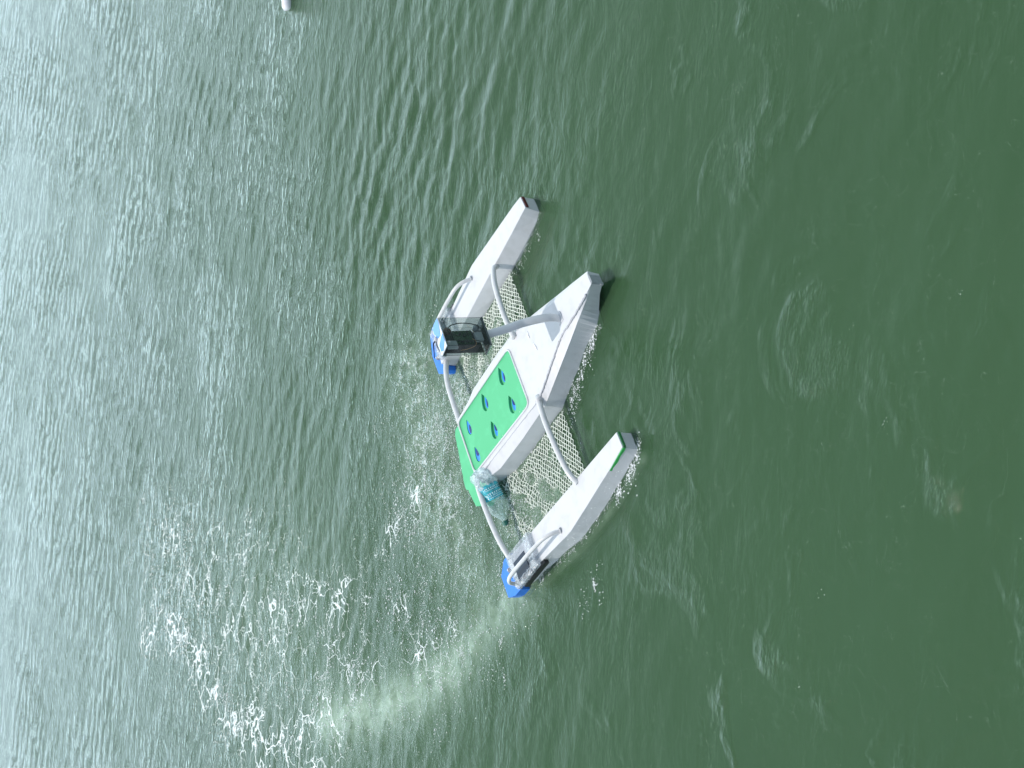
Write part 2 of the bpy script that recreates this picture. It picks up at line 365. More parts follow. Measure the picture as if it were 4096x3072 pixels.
    sm = N('ShaderNodeMixShader'); K_(fr.outputs[0], sm.inputs[0]); K_(bodym.outputs[0], sm.inputs[1]); K_(gl.outputs[0], sm.inputs[2])
    # lacy foam: warped cell walls, broken by noise, only where the wake has left it
    wv = noise(3.2, 3, .6, 0, P); wa = N('ShaderNodeVectorMath'); wa.operation = 'MULTIPLY_ADD'
    K_(wv.outputs['Color'], wa.inputs[0]); wa.inputs[1].default_value = (.42, .42, .42); ms = N('ShaderNodeMapping'); ms.inputs['Scale'].default_value = (.8, 1.15, 1); K_(P, ms.inputs['Vector']); K_(ms.outputs[0], wa.inputs[2])
    wv2 = noise(14, 3, .6, 0, P); wb = N('ShaderNodeVectorMath'); wb.operation = 'MULTIPLY_ADD'
    K_(wv2.outputs['Color'], wb.inputs[0]); wb.inputs[1].default_value = (.10, .10, .10); K_(wa.outputs[0], wb.inputs[2])
    def lace(scale, width):
        vo = N('ShaderNodeTexVoronoi'); vo.feature = 'DISTANCE_TO_EDGE'; vo.inputs['Scale'].default_value = scale; K_(wb.outputs[0], vo.inputs['Vector'])
        wn_ = noise(5.0, 3, .6, 0, P)
        wm = N('ShaderNodeMapRange'); wm.inputs[1].default_value = .34; wm.inputs[2].default_value = .62; wm.inputs[3].default_value = 0; wm.inputs[4].default_value = width
        K_(wn_.outputs['Fac'], wm.inputs[0])
        wf = math_('MULTIPLY', wm.outputs[0], math_('MINIMUM', math_('MULTIPLY', fo, fo), .72))
        return math_('SUBTRACT', 1.0, math_('DIVIDE', vo.outputs['Distance'], math_('ADD', wf, .0001)), clamp=True)
    l1 = math_('MULTIPLY', lace(3.8, .070), 1.5, clamp=True); l2 = math_('MULTIPLY', lace(7.0, .058), 1.3, clamp=True)
    lf = math_('MAXIMUM', l1, l2)
    bn = noise(7, 5, .7, .5, P); bl = N('ShaderNodeMapRange'); bl.inputs[1].default_value = .67; bl.inputs[2].default_value = .72; K_(bn.outputs['Fac'], bl.inputs[0])
    lf = math_('MAXIMUM', lf, math_('MULTIPLY', bl.outputs[0], math_('MULTIPLY_ADD', fo, 2.0, -1.25, clamp=True)))
    gr = noise(95, 2, .6, 0, P); gm = N('ShaderNodeMapRange'); gm.inputs[1].default_value = .34; gm.inputs[2].default_value = .56; K_(gr.outputs['Fac'], gm.inputs[0])
    lf = math_('MULTIPLY', lf, math_('MAXIMUM', gm.outputs[0], math_('MULTIPLY', lf, .8)))
    # churned patches: broken froth
    tn = noise(48, 4, .68, 1.0, P); tg = noise(5.5, 4, .6, .6, P)
    thr = math_('SUBTRACT', math_('ADD', math_('MULTIPLY', tn.outputs['Fac'], 1.0), math_('MULTIPLY', tg.outputs['Fac'], .55)), math_('MULTIPLY_ADD', tu, -.26, 1.10))
    fr2 = math_('MULTIPLY', thr, 9.0, clamp=True)
    fr2 = math_('MULTIPLY', fr2, math_('MULTIPLY', tu, .48), clamp=True)
    lf = math_('MAXIMUM', lf, fr2)
    fd = N('ShaderNodeBsdfDiffuse'); fd.inputs[0].default_value = (.76, .81, .80, 1)
    fm = N('ShaderNodeMixShader'); K_(lf, fm.inputs[0]); K_(sm.outputs[0], fm.inputs[1]); K_(fd.outputs[0], fm.inputs[2])
    K_(fm.outputs[0], o.inputs[0])
    return m
for k in ('surface', 'turbid', 'depths'): me.materials.append(water_mat(k))
me.polygons.foreach_set('material_index', MI.astype(np.int32)); me.update()
water = link('water', me); tag(water, 'rippled green harbour water with pale sky reflections and a wake', 'water', kind='structure')
def water_h(x, y):
    i = np.clip(np.searchsorted(ys, y), 1, ny - 1); j = np.clip(np.searchsorted(xs, x), 1, nx - 1); return H[i, j]

# ------------------------------------------------------------------ the boat (x forward, y to port, z up)
boat = bpy.data.objects.new('trimaran_boat', None); S.collection.objects.link(boat)
boat.location = (BO[0], BO[1], 0); boat.rotation_euler = (0, 0, TH); boat.empty_display_size = .2
tag(boat, 'small white three-hulled model boat with green deck panel towing nets, heading to the upper right', 'boat')

# centre hull: loft of sections x, deck port, deck starboard, gunwale y, gunwale z, bottom y, bottom z
key = [(.706, .010, -.034, .030, .086, .022, .040), (.66, .022, -.042, .045, .085, .034, .030), (.60, .040, -.052, .064, .084, .056, .008), (.55, .055, -.058, .079, .083, .094, -.03),
       (.50, .071, -.062, .095, .081, .108, -.12), (.452, .085, -.066, .111, .080, .117, -.12), (.36, .112, -.100, .140, .078, .151, -.12), (.28, .137, -.133, .165, .076, .181, -.12),
       (.195, .163, -.166, .192, .074, .212, -.12), (.0, .161, -.162, .200, .074, .211, -.12), (-.20, .155, -.157, .198, .074, .203, -.12), (-.352, .151, -.126, .160, .072, .164, -.10)]
sec = []
for a_, b_ in zip(key[:-1], key[1:]):
    for k in range(3): sec.append(tuple(p + (q - p) * k / 3 for p, q in zip(a_, b_)))
sec.append(key[-1])
V_, F_ = [], []
ZD = .094
for x, dp, ds, gy, gz, by_, bz in sec:
    V_ += [(x, dp, ZD), (x, ds, ZD), (x, -gy, gz), (x, -by_, bz), (x, by_, bz), (x, max(gy, dp + .004), gz)]
for i in range(len(sec) - 1):
    for k in range(1, 6):
        a = i * 6 + k; b = i * 6 + (k + 1) % 6; F_.append((a, b, b + 6, a + 6))
F_ += [(0, 1, 2, 3, 4, 5), tuple(reversed(range(len(V_) - 6, len(V_))))]
def rrect(x0, x1, yp0, yp1, ym0, ym1, r, n=6):
    """rounded four-sided outline: corners fwd-port, aft-port, aft-starboard, fwd-starboard"""
    C = [Vector((x1, yp1)), Vector((x0, yp0)), Vector((x0, ym0)), Vector((x1, ym1))]; o = []
    for i in range(4):
        p, a, b = C[i], C[i - 1], C[(i + 1) % 4]; u = (a - p).normalized(); w_ = (b - p).normalized()
        for k in range(n + 1):
            t = k / n; q = p + u * r * (1 - t) ** 2 + w_ * r * t ** 2; o.append((q.x, q.y))
    return o
panel_out = rrect(-.345, .135, .141, .143, -.122, -.140, .032)
deck_out = [(s[0], s[1]) for s in sec] + [(s[0], s[2]) for s in reversed(sec)]
def holed(outer, holes, z):
    loops = [outer] + holes; pts = [(x, y, z) for l in loops for x, y in l]
    tri = tessellate_polygon([[Vector((x, y, 0)) for x, y in l] for l in loops]); return pts, [tuple(t) for t in tri]
dv, dfc = holed(deck_out, [panel_out], ZD)
n = len(panel_out)
rim = ([(x, y, ZD) for x, y in panel_out] + [(x, y, .066) for x, y in panel_out], [(i, (i + 1) % n, n + (i + 1) % n, n + i) for i in range(n)] + [tuple(range(n, 2 * n))])
hv, hf = join((V_, F_), (dv, dfc), rim)
chull = mesh('centre_hull', hv, hf, WHITE, boat)
bm = bmesh.new(); bm.from_mesh(chull.data); bmesh.ops.remove_doubles(bm, verts=bm.verts, dist=.0004); bmesh.ops.recalc_face_normals(bm, faces=bm.faces); bm.to_mesh(chull.data); bm.free()
chull['label'] = 'long white centre hull with chamfered gunwale'
# sealant bead along the starboard deck edge, and around the lid rim
seam = [(s[0], s[2] - .0005, ZD) for s in key[1:9]]
sp1 = catmull(seam, 10)
sp1 = [p + Vector((random.uniform(-1, 1) * .0008, random.uniform(-1, 1) * .0012, -.0005)) for p in sp1]
mesh('seam_bead', *tube(sp1, .0042, 7, .3), BEAD, chull, True)
sp2 = [Vector((.195 - t * .5, -.1665 + t * .018, ZD - .001)) + Vector((0, random.uniform(-1, 1) * .0008, 0)) for t in np.linspace(0, 1, 60)]
mesh('seam_bead', *tube(sp2, .0024, 7, .2), BEAD, chull, True)
lip = [(x, y, ZD + .001) for x, y in panel_out] + [(panel_out[0][0], panel_out[0][1], ZD + .001)]
mesh('panel_rim', *tube(lip, .0042, 8, .06), WHITE, chull, True)
mesh('bow_cap', *join(prism([(.7075, .012), (.712, .006), (.712, -.028), (.7075, -.034)], .045, .0925), box((.709, -.031, .05), (.008, .010, .012))), GREY, chull)

GLW = mat('gloss_white', (.78, .78, .78), .15)
mesh('deck_smear', *tube([(.278, .104, ZD), (.274, .086, ZD + .001), (.276, .070, ZD)], [.002, .004, .002], 6), GLW, chull, True)
mesh('deck_smear', *tube([(.284, .044, ZD), (.290, .018, ZD + .001), (.293, -.002, ZD)], [.002, .0045, .002], 6), GLW, chull, True)
# green deck panel with six drop-shaped pockets
def drop(cx, cy, Lg, wd, n=22):
    """teardrop, narrow end to port"""
    o = []
    for i in range(n):
        t = 2 * math.pi * i / n; yy = math.cos(t); xx = math.sin(t) * (math.sin(t / 2) ** 1.1)
        o.append((cx + xx * wd * .62, cy + yy * Lg * .5))
    return o
drops = [(.028, .086, 0), (-.132, .080, 0), (.028, -.055, 1), (-.134, -.057, 1), (-.287, .072, 2), (-.293, -.060, 3)]
pin = rrect(-.343, .133, .139, .141, -.120, -.138, .031)
ZP = .0925
holes = [drop(x, y, .084, .047) if k < 2 else drop(x, y, .074, .032) for x, y, k in drops]
gv, gf = holed(pin, holes, ZP); parts = [(gv, gf)]; n = len(pin)
parts.append(([(x, y, ZP) for x, y in pin] + [(x, y, .074) for x, y in pin], [(i, (i + 1) % n, n + (i + 1) % n, n + i) for i in range(n)]))
for (x, y, k), h_ in zip(drops, holes):
    m_ = len(h_)
    parts.append(([(a, b, ZP) for a, b in h_] + [(a, b, ZP - .010) for a, b in h_], [(i, (i + 1) % m_, m_ + (i + 1) % m_, m_ + i) for i in range(m_)]))
    parts.append(([(a, b, ZP - .010) for a, b in h_], [tuple(range(m_))]) if k == 99 else holed(h_, [drop(x + .005, y + .002, .069, .036)], ZP - .010))
    in_ = drop(x + .005, y + .002, .069, .036); q_ = len(in_)
    parts.append(([(a, b, ZP - .010) for a, b in in_] + [(a, b, ZP - .018) for a, b in in_], [(i, (i + 1) % q_, q_ + (i + 1) % q_, q_ + i) for i in range(q_)]))
panel = mesh('green_panel', *join(*parts), GREEN, boat)
panel['label'] = 'bright green rounded deck panel'
for x, y, k in drops:
    sx2 = .004 if k < 2 else -.002; lift = 0 if k < 2 else .006
    t_ = drop(x + sx2, y + .002, .067 if k < 2 else .070, .0345 if k < 2 else .026)
    TP = ZP - (.0105 if k < 2 else .0030)
    ins = mesh('drop_insert', *prism(t_, ZP - .0185, TP), mat('insert_blue', (.04, .27, .85), .4), panel)
    yo = {0: -.010, 1: .012, 2: -.012, 3: .010}[k]
    mesh('slot_shade', *prism(drop(x + sx2 + (.002 if k < 2 else .005), y + yo, .042, .019), TP - .0005, TP + .0012), NAVY, ins)  # raised dark plate paints the shade inside the slot

# flecks of sealant on the panel's starboard edge
fl = []
for i in range(70):
    t = random.random(); px = .13 - t * .35 if random.random() < .6 else .125 - random.random() * .05; py = -.139 + .022 * max(0, (.0 - px)) / .3 + abs(random.gauss(0, .006)); r = random.uniform(.0006, .0024)
    fl.append(([(px + r * math.cos(a) * random.uniform(.6, 1.3), py + r * math.sin(a) * random.uniform(.6, 1.3), ZP + .0004) for a in np.linspace(0, 5.2, 6)], [tuple(range(6))]))
mesh('sealant_flecks', *join(*fl), WHITE, panel)['kind'] = 'stuff'

# side hulls
def side_hull(name, poly, flare, label):
    """deck outline at the top, waterline outline (deck + flare), then straight down"""
    n = len(poly); v = [(x, y, .064) for x, y in poly]
    for z in (-.004, -.12): v += [(x + d[0], y + d[1], z) for (x, y), d in zip(poly, flare)]
    f = [tuple(range(n)), tuple(reversed(range(2 * n, 3 * n)))]
    for k in (0, n): f += [(k + i, k + (i + 1) % n, k + n + (i + 1) % n, k + n + i) for i in range(n)]
    o = mesh(name, v, f, WHITE, boat, bevel=.002); o['label'] = label; return o
polyC = [(.498, -.545), (.498, -.609), (.46, -.616), (.40, -.628), (.30, -.641), (.20, -.655), (.064, -.672), (.03, -.671), (-.08, -.662), (-.19, -.652), (-.362, -.636), (-.367, -.515), (-.18, -.523), (.19, -.535)]
flC = [(-.004, .002), (-.004, -.007), (0, -.010), (0, -.011), (0, -.012), (0, -.012), (0, -.010), (0, -.009), (0, -.005), (0, -.002), (0, 0), (0, 0), (0, .002), (0, .002)]
stb = side_hull('side_hull', polyC, flC, 'starboard side hull with a green-edged bow')
polyA = [(.500, .558), (.496, .620), (.43, .628), (.059, .651), (.02, .645), (-.157, .614), (-.36, .588), (-.366, .468), (-.10, .493), (.05, .510), (.19, .525), (.28, .534), (.37, .543), (.465, .554)]
flA = [(-.004, -.012), (-.004, .003), (0, .005), (0, .006), (0, .006), (0, .003), (0, 0), (0, -.005), (0, -.012), (0, -.020), (0, -.025), (0, -.025), (0, -.023), (0, -.017)]
prt = side_hull('side_hull', polyA, flA, 'port side hull with a dark red stripe on its bow')
mesh('bow_stripe', *join(box((.5005, -.577, .055), (.003, .064, .010)), box((.4965, -.6115, .0555), (.010, .003, .010), Matrix.Rotation(-.2, 3, 'Z'))), GREEND, stb)
a, b = Vector((.497, -.6115, 0)), Vector((.385, -.6300, 0)); st = []
for i in range(10):
    p, q = a.lerp(b, i / 10), a.lerp(b, (i + 1) / 10); o_ = Vector((-.0, -.0022, 0))
    zb, zb2 = .050 - .002 * math.sin(i * 1.3), .050 - .002 * math.sin(i * 1.3 + 1.3); zt = .0615
    st.append(([p + o_ + Vector((0, 0, zb)), q + o_ + Vector((0, 0, zb2)), q + o_ + Vector((0, 0, zt)), p + o_ + Vector((0, 0, zt)), p + Vector((0, .001, zb)), q + Vector((0, .001, zb2)), q + Vector((0, .001, zt)), p + Vector((0, .001, zt))],
               [(0, 1, 2, 3), (7, 6, 5, 4), (0, 4, 5, 1), (3, 2, 6, 7)]))
mesh('side_stripe', *join(*st), mat('green_stripe', (.05, .48, .10), .35, .3, 60), stb)
rs = box((.5002, .589, .054), (.004, .058, .011), Matrix.Rotation(.065, 3, 'Z'))
mesh('bow_stripe', *rs, RED, prt)

# grab handles above the side hulls
def handle(parent, P):
    h = mesh('handle', *tube(catmull(P, 8), .0082, 14), TUBE, parent, True)
    for q, dx_ in ((P[0], .004), (P[-1], -.001)):
        mesh('collar', *tube([(q[0] + dx_, q[1], .0635), (q[0] + dx_ * .2, q[1], .0668)], .0125, 16), WHITE, h, True)
handle(stb, [(x, -.633, z) for x, z in ((.006, .058), (.000, .074), (-.016, .096), (-.053, .113), (-.11, .120), (-.155, .123), (-.258, .125), (-.312, .121), (-.345, .104), (-.356, .080), (-.356, .058))])
handle(prt, [(.024, .606, .058), (.018, .605, .074), (.0, .603, .096), (-.035, .600, .112), (-.10, .592, .118), (-.155, .585, .120), (-.22, .578, .119), (-.262, .574, .112), (-.290, .572, .098), (-.300, .570, .078), (-.300, .570, .058)])

# stern blocks
def block(parent, poly, z0, z1, m, label):
    o = mesh('stern_block', *prism(poly, z0, z1), m, parent, bevel=.001); o['label'] = label; return o
block(stb, [(-.368, -.485), (-.418, -.487), (-.468, -.530), (-.466, -.628), (-.418, -.648), (-.372, -.648)], -.05, .046, BLUE, 'blue block behind the starboard hull')
block(prt, [(-.368, .440), (-.387, .438), (-.432, .470), (-.436, .570), (-.405, .655), (-.368, .680)], -.05, .046, BLUE, 'blue block behind the port hull')
gp = [(-.356, .172), (-.440, .178), (-.455, .160)]
for t in np.linspace(0, 1, 16)[1:]: gp.append((-.455 - .048 * min(1, t * 1.15) + random.uniform(-.0022, .0022), .160 - .25 * t))
gp += [(-.486, -.100), (-.490, -.106), (-.474, -.190), (-.432, -.214), (-.356, -.200)]
block(boat, gp, -.03, .050, GREEN, 'green rough-edged board across the stern of the centre hull')

# cross tubes
def beam(P, r=.0112):
    o = mesh('cross_tube', *tube(catmull(P, 10), r, 16), TUBE, boat, True); return o
beam([(.195, .525, .052), (.195, .505, .074), (.195, .45, .090), (.195, .394, .099), (.195, .30, .106), (.195, .216, .106), (.195, .14, .100)])
beam([(.195, -.16, .092), (.195, -.20, .098), (.195, -.277, .102), (.195, -.39, .098), (.195, -.47, .090), (.195, -.52, .078), (.195, -.55, .060)])
beam([(-.345, .49, .042), (-.349, .42, .064), (-.35, .343, .078), (-.35, .25, .082), (-.350, .187, .082), (-.350, .145, .084)])
beam([(-.350, -.115, .088), (-.352, -.18, .097), (-.35, -.265, .099), (-.35, -.374, .092), (-.352, -.45, .080), (-.352, -.52, .062)])
mesh('tube_joint', *tube([(.195, -.150, .088), (.195, -.176, .0965)], .0150, 14, .03), WHITE, boat, True)

# nets between the hulls
def net(name, x0, x1, ya, yb, seed, label):
    """diamond-mesh cord; ya, yb are functions giving the two sides at a given x"""
    r = random.Random(seed); cx = .0185; nu = int((x1 - x0) / cx); nv = 24
    def P(i, j):
        x = x1 - i * cx * .5; fr_ = i * .5 * cx / (x1 - x0); u = j / nv
        wob = .15 + 1.5 * fr_ ** .8
        xx = x + math.sin(j * .9 + i * .23 + seed) * .0022 * wob + r.gauss(0, .0020 * wob)
        y = ya(x) + (yb(x) - ya(x)) * u + math.sin(i * .31 + j * .2) * .004 * wob + r.gauss(0, .0020 * wob)
        sag = math.sin(math.pi * u)
        z = .0065 - .006 * sag * fr_ - .0065 * fr_ + .004 * math.sin(i * .35 + j * .33 + seed) * wob + r.gauss(0, .0012 * wob)
        return Vector((xx, y, z))
    pts = {}; V2, F2 = [], []
    for i in range(nu * 2 + 1):
        for j in range(nv + 1):
            if (i + j) % 2 == 0: pts[i, j] = P(i, j)
    for (i, j), p in pts.items():
        for dj in (-1, 1):
            q = pts.get((i + 1, j + dj))
            if q is None: continue
            if r.random() < .02: continue
            d = (q - p); rr = r.uniform(.0011, .0020); s = d.cross(Vector((0, 0, 1))).normalized() * rr; up = Vector((0, 0, rr))
            mid = (p + q) / 2 + Vector((r.gauss(0, .0008), r.gauss(0, .0008), r.gauss(0, .0008))); k = len(V2)
            for c_ in (p, mid, q): V2 += [c_ + s, c_ + up, c_ - s, c_ - up]
            for b_ in (0, 4):
                for e in range(4): F2.append((k + b_ + e, k + b_ + (e + 1) % 4, k + b_ + 4 + (e + 1) % 4, k + b_ + 4 + e))
    o = mesh(name, V2, F2, NETM, boat); o['label'] = label
net('net', -.33, .196, lambda x: -.212 - .004 * (x < 0) + .04 * max(0, -x - .15) / .2 - .002, lambda x: -.545 + .03 * (.2 - x) / .53, 3, 'cream diamond-mesh net on the starboard side')
net('net', -.33, .205, lambda x: .212 - .03 * max(0, -x - .15) / .2, lambda x: .508 - .03 * (.2 - x) / .53 - .02, 8, 'cream diamond-mesh net on the port side')

# mast
mp_ = catmull([(.478, -.002, .093), (.474, -.001, .148), (.436, 0, .226), (.390, 0, .287), (.352, 0, .350)], 8)
mast = mesh('mast', *tube(mp_, .0185, 16, 0, ry=.008, up=(1, 0, .4)), WHITE, boat, True)
mesh('mast_foot', *prism([(.495, -.022), (.495, .020), (.462, .022), (.462, -.024)], .0938, .0970), WHITE, mast, bevel=.001)

# electronics box on the mast
ax = Vector((-.024, 0, .173)).normalized(); bxx = Vector((ax.z, 0, -ax.x)); RB = Matrix((bxx, Vector((0, 1, 0)), ax)).transposed()
bc = Vector((.333, 0, .4405)); BH, BW, BD = .174, .130, .058
ebox = bpy.data.objects.new('electronics_box', None); S.collection.objects.link(ebox); ebox.parent = boat
ebox.matrix_local = Matrix.Translation(bc) @ RB.to_4x4(); ebox['label'] = 'clear acrylic box of electronics on the leaning mast'
h2, w2, d2 = BH / 2, BW / 2, BD / 2
mesh('clear_shell', *join(box((d2 - .0015, 0, 0), (.003, BW, BH)), box((0, -w2 + .0015, 0), (BD - .006, .003, BH)), box((0, w2 - .0015, 0), (BD - .006, .003, BH)),
     box((-d2 + .0015, 0, 0), (.003, BW, BH))), ACR, ebox)
ed = []
for a_, b_ in (((d2, -w2, -h2), (d2, w2, -h2)), ((-d2, -w2, -h2), (-d2, w2, -h2)), ((d2, w2, -h2), (-d2, w2, -h2)), ((d2, -w2, -h2), (-d2, -w2, -h2))):
    ed.append(tube([a_, b_], .0040, 4))
for a_, b_ in (((d2, -w2, -h2), (d2, -w2, h2)), ((d2, w2, -h2), (d2, w2, h2)), ((-d2, -w2, -h2), (-d2, -w2, h2)), ((d2, -w2, h2), (d2, w2, h2)), ((d2, -w2, h2), (-d2, -w2, h2))):
    ed.append(tube([a_, b_], .0011, 4))
mesh('edge_strip', *join(*ed), ACRE, ebox)
mesh('base_plate', *box((0, 0, -h2 + .003), (BD - .007, BW - .007, .004)), BLACK, ebox)
lid = mesh('lid', *box((0, 0, h2 + .002), (BD + .003, BW + .003, .004)), mat('lid_white', (.72, .75, .80), .3), ebox, bevel=.001)
hx = [[(d2, .064), (d2, .040), (.012, -.004), (-.012, .002), (-d2 - .001, .038), (-d2 - .001, .058), (-.012, .066)],
      [(.012, -.012), (d2 + .001, -.010), (d2 + .001, -.040), (-.002, -.064), (-.022, -.052), (-.020, -.026)]]
for q in hx: mesh('blue_patch', *prism(q, h2 + .0042, h2 + .0052), mat('lid_blue', (.09, .30, .78), .3), ebox)
# contents
mesh('back_sheet', *([(-d2 + .006, y, z) for y, z in ((-.060, .080), (-.060, -.078), (.050, -.080), (.036, -.060), (.050, -.052), (.030, -.030), (.044, -.006), (.024, .010), (.030, .022), (.050, .030), (.050, .056), (.036, .078))], [tuple(range(12))]), BLACK, ebox)
mesh('circuit_board', *box((-.006, .0, -.004), (.003, .060, .075)), PCB, ebox)
cbs = [box((-.001, random.uniform(-.026, .026), random.uniform(-.038, .030)), (.006, random.uniform(.004, .012), random.uniform(.004, .012))) for _ in range(10)]
mesh('chip', *join(*cbs), BLACK, ebox)
mesh('grey_module', *box((.004, -.008, -.062), (.014, .040, .030)), GREY, ebox, bevel=.002)
mesh('grey_module', *box((.000, -.040, .052), (.012, .034, .040)), GREY, ebox, bevel=.002)
mesh('motor', *tube([(-.005, .022, .056), (.009, .022, .056)], .014, 18), RUST, ebox, True)
mesh('sensor', *tube([(-.010, .040, -.066), (.006, .040, -.066)], .012, 18), GREY, ebox, True)
loop = [(.016, .018 + .032 * math.sin(t), .0 + .068 * math.cos(t) - .01) for t in np.linspace(-1.1, 3.4, 36)]
mesh('cable', *tube(loop, .0018, 8), BLACK, ebox, True)
mesh('cable', *tube(catmull([(.010, -.030, .02), (.018, -.036, -.01), (.012, -.030, -.04), (.016, -.042, -.07)], 6), .0012, 6), BLACK, ebox, True)
mesh('wire', *tube(catmull([(.012, -.022, -.030), (.020, -.040, -.036), (.016, -.058, -.030), (.0, -.060, -.005), (-.01, -.058, .020)], 8), .0009, 6), COPPER, ebox, True)
mesh('wire', *tube(catmull([(.010, .044, -.030), (.018, .020, -.036), (.014, .002, -.044)], 6), .0006, 6), COPPER, ebox, True)
for y in (.045, -.05): mesh('bolt', *tube([(d2 + .001, y, h2 - .012), (d2 + .004, y, h2 - .012)], .0035, 10), GREY, ebox, True)
ant = mesh('antenna', *tube([(-.025, .012, h2 + .004), (-.034, -.004, h2 + .018), (-.052, -.058, h2 + .024)], [.0035, .0028, .0016], 8), BLACK, ebox, True)
mesh('antenna_knob', *tube([(-.026, .010, h2 + .003), (-.028, .012, h2 + .012)], .010, 16), WHITE, ebox, True)
mesh('bracket', *join(tube(catmull([(-.024, .020, h2 + .004), (-.036, -.010, h2 + .006), (-.038, -.04, h2), (-.036, -.058, h2 - .012)], 6), .003, 6), box((-.034, -.052, h2 - .008), (.008, .022, .018))), mat('clear_bracket', (.30, .32, .36), .15, .5, 60), ebox, True)

# battery cases taped across the side hulls' sterns
def case(parent, sg, y0, y1, x0, x1):
    yc = (y0 + y1) / 2; c = mesh('solar_case', *box(((x0 + x1) / 2, yc, .0745), (abs(x1 - x0), abs(y1 - y0), .018)), CASE, parent, bevel=.003)
    mesh('solar_cell', *box(((x0 + x1) / 2 - .01, yc + .018 * sg, .085), (.088, .082, .0022)), CELL, c)
    for xt in (x0 + .016, x1 - .016):
        V2, F2 = [], []; nn = 22; wd = .018
        for i in range(nn + 1):
            y = y0 + (y1 - y0) * i / nn
            for k, s in enumerate((-1, -.33, .33, 1)): V2.append((xt + s * wd + random.gauss(0, .0012), y, .0862 + abs(random.gauss(0, .0022)) - (.0 if 0 < i < nn else .014)))
        for i in range(nn):
            for k in range(3): a0 = i * 4 + k; F2.append((a0, a0 + 1, a0 + 5, a0 + 4))
        mesh('tape_wrap', V2, F2, TAPE, c)
    V2, F2 = [], []; nn = 24
    yo = y1 if sg < 0 else y0
    yo = y0 if abs(y0) > abs(y1) else y1
    for i in range(nn + 1):
        x = x0 + (x1 - x0) * i / nn
        for k, (dy_, z) in enumerate(((-.022, .0875), (-.008, .0885), (.002, .082), (.003, .068))): V2.append((x, yo + (dy_ if yo > 0 else -dy_) + random.gauss(0, .0012), z + random.gauss(0, .0015)))
    for i in range(nn):
        for k in range(3): a0 = i * 4 + k; F2.append((a0, a0 + 1, a0 + 5, a0 + 4))
    mesh('tape_wrap', V2, F2, TAPE, c)
    mesh('case_edge_and_shadow', *box(((x0 + x1) / 2 + .02, yo - .004 * (1 if yo > 0 else -1), .052), (abs(x1 - x0) * .98, .014, .020)), BLACK, c)  # black slab stands for the case's dark edge and the shadow below it
case(stb, -1, -.520, -.668, -.340, -.168); case(prt, 1, .470, .622, -.345, -.172)
def knob(parent, x, y):
    k = mesh('screw_cap', *tube([(x, y, .0505), (x, y, .060), (x, y, .064)], [.011, .011, .006], 16), mat('dark_clear', (.20, .21, .26), .08, .6, 120), parent, True)
    mesh('screw_head', *tube([(x, y, .0635), (x, y, .0665)], .0038, 10), WHITE, k, True)
knob(stb, -.385, -.552); knob(prt, -.385, .520)
# water drops on the decks and hull sides
dr = []
for i in range(60):
    x = random.uniform(-.3, .45); y = -(.676 - max(0, x - .06) * .11 - max(0, .06 - x) * .08) - .006; z = random.uniform(.01, .055); r = random.uniform(.0008, .0018)
    dr.append(box((x, y, z), (r * 2, r, r * 1.4)))
mesh('water_drops', *join(*dr), FOAM, stb)['kind'] = 'stuff'

# ------------------------------------------------------------------ the plastic bottle riding behind the centre hull
Bw = lambda x, y, z: Vector((BO[0] + BX[0] * x + BY[0] * y, BO[1] + BX[1] * x + BY[1] * y, z))
b0, b1 = Bw(-.312, -.142, .090), Bw(-.382, -.338, .000)
axis = (b1 - b0); BL = axis.length; zq = axis.normalized()
bottle = bpy.data.objects.new('plastic_bottle', None); S.collection.objects.link(bottle)
side = zq.cross(Vector((0, 0, 1))).normalized(); upq = side.cross(zq)
bottle.matrix_world = Matrix.Translation(b0) @ Matrix((side, upq, zq)).transposed().to_4x4()
tag(bottle, 'crumpled clear drink bottle with a cyan label and dark green cap, neck under water', 'bottle')
def lathe(prof, seg=28, crum=0, ribs=0, close=True):
    V2, F2 = [], []
    for i, (z, r) in enumerate(prof):
        for k in range(seg):
            a_ = 2 * math.pi * k / seg; q = r * (1 + crum * random.uniform(-1, 1) * (1 if z < .25 * BL else .25))
            V2.append((math.cos(a_) * q, math.sin(a_) * q, z + crum * .02 * random.uniform(-1, 1)))
    for i in range(len(prof) - 1):
        for k in range(seg): F2.append((i * seg + k, i * seg + (k + 1) % seg, (i + 1) * seg + (k + 1) % seg, (i + 1) * seg + k))
    if close: F2 += [tuple(range(seg)), tuple(range((len(prof) - 1) * seg, len(prof) * seg))]
    return V2, F2
R_ = .0425
mesh('crumpled_base', *lathe([(-.020, .012), (-.014, .030), (-.006, .045), (.004, .051), (.014, .050), (.026, .047), (.040, .046), (.052, .0445), (.064, .0425)], 26, .10), PETC, bottle)
mesh('bottle_body', *lathe([(.064, R_), (.075, R_), (.085, R_ * .985), (.10, R_), (.115, R_), (.128, R_ * .985), (.14, R_), (.155, R_ * .97), (.170, R_ * .86), (.184, R_ * .66), (.196, R_ * .46), (.203, .0135), (BL - .016, .0125)], 28, .015, close=False), PET, bottle, True)
lab = mesh('label', *lathe([(.052, R_ + .0012), (.070, R_ + .0009), (.09, R_ + .0005), (.115, R_ + .0009)], 32, 0, close=False), LABEL, bottle, True)
pr = []
for rowz, h_ in ((.066, .004), (.074, .003), (.088, .006), (.098, .003), (.106, .003)):
    a0 = random.uniform(1.9, 2.2)
    while a0 < 4.0:
        da = random.uniform(.05, .14); Rr = R_ + .0022
        pr.append(([(math.cos(a0) * Rr, math.sin(a0) * Rr, rowz), (math.cos(a0 + da) * Rr, math.sin(a0 + da) * Rr, rowz), (math.cos(a0 + da) * Rr, math.sin(a0 + da) * Rr, rowz + h_), (math.cos(a0) * Rr, math.sin(a0) * Rr, rowz + h_)], [(0, 1, 2, 3)])); a0 += da + random.uniform(.03, .14)
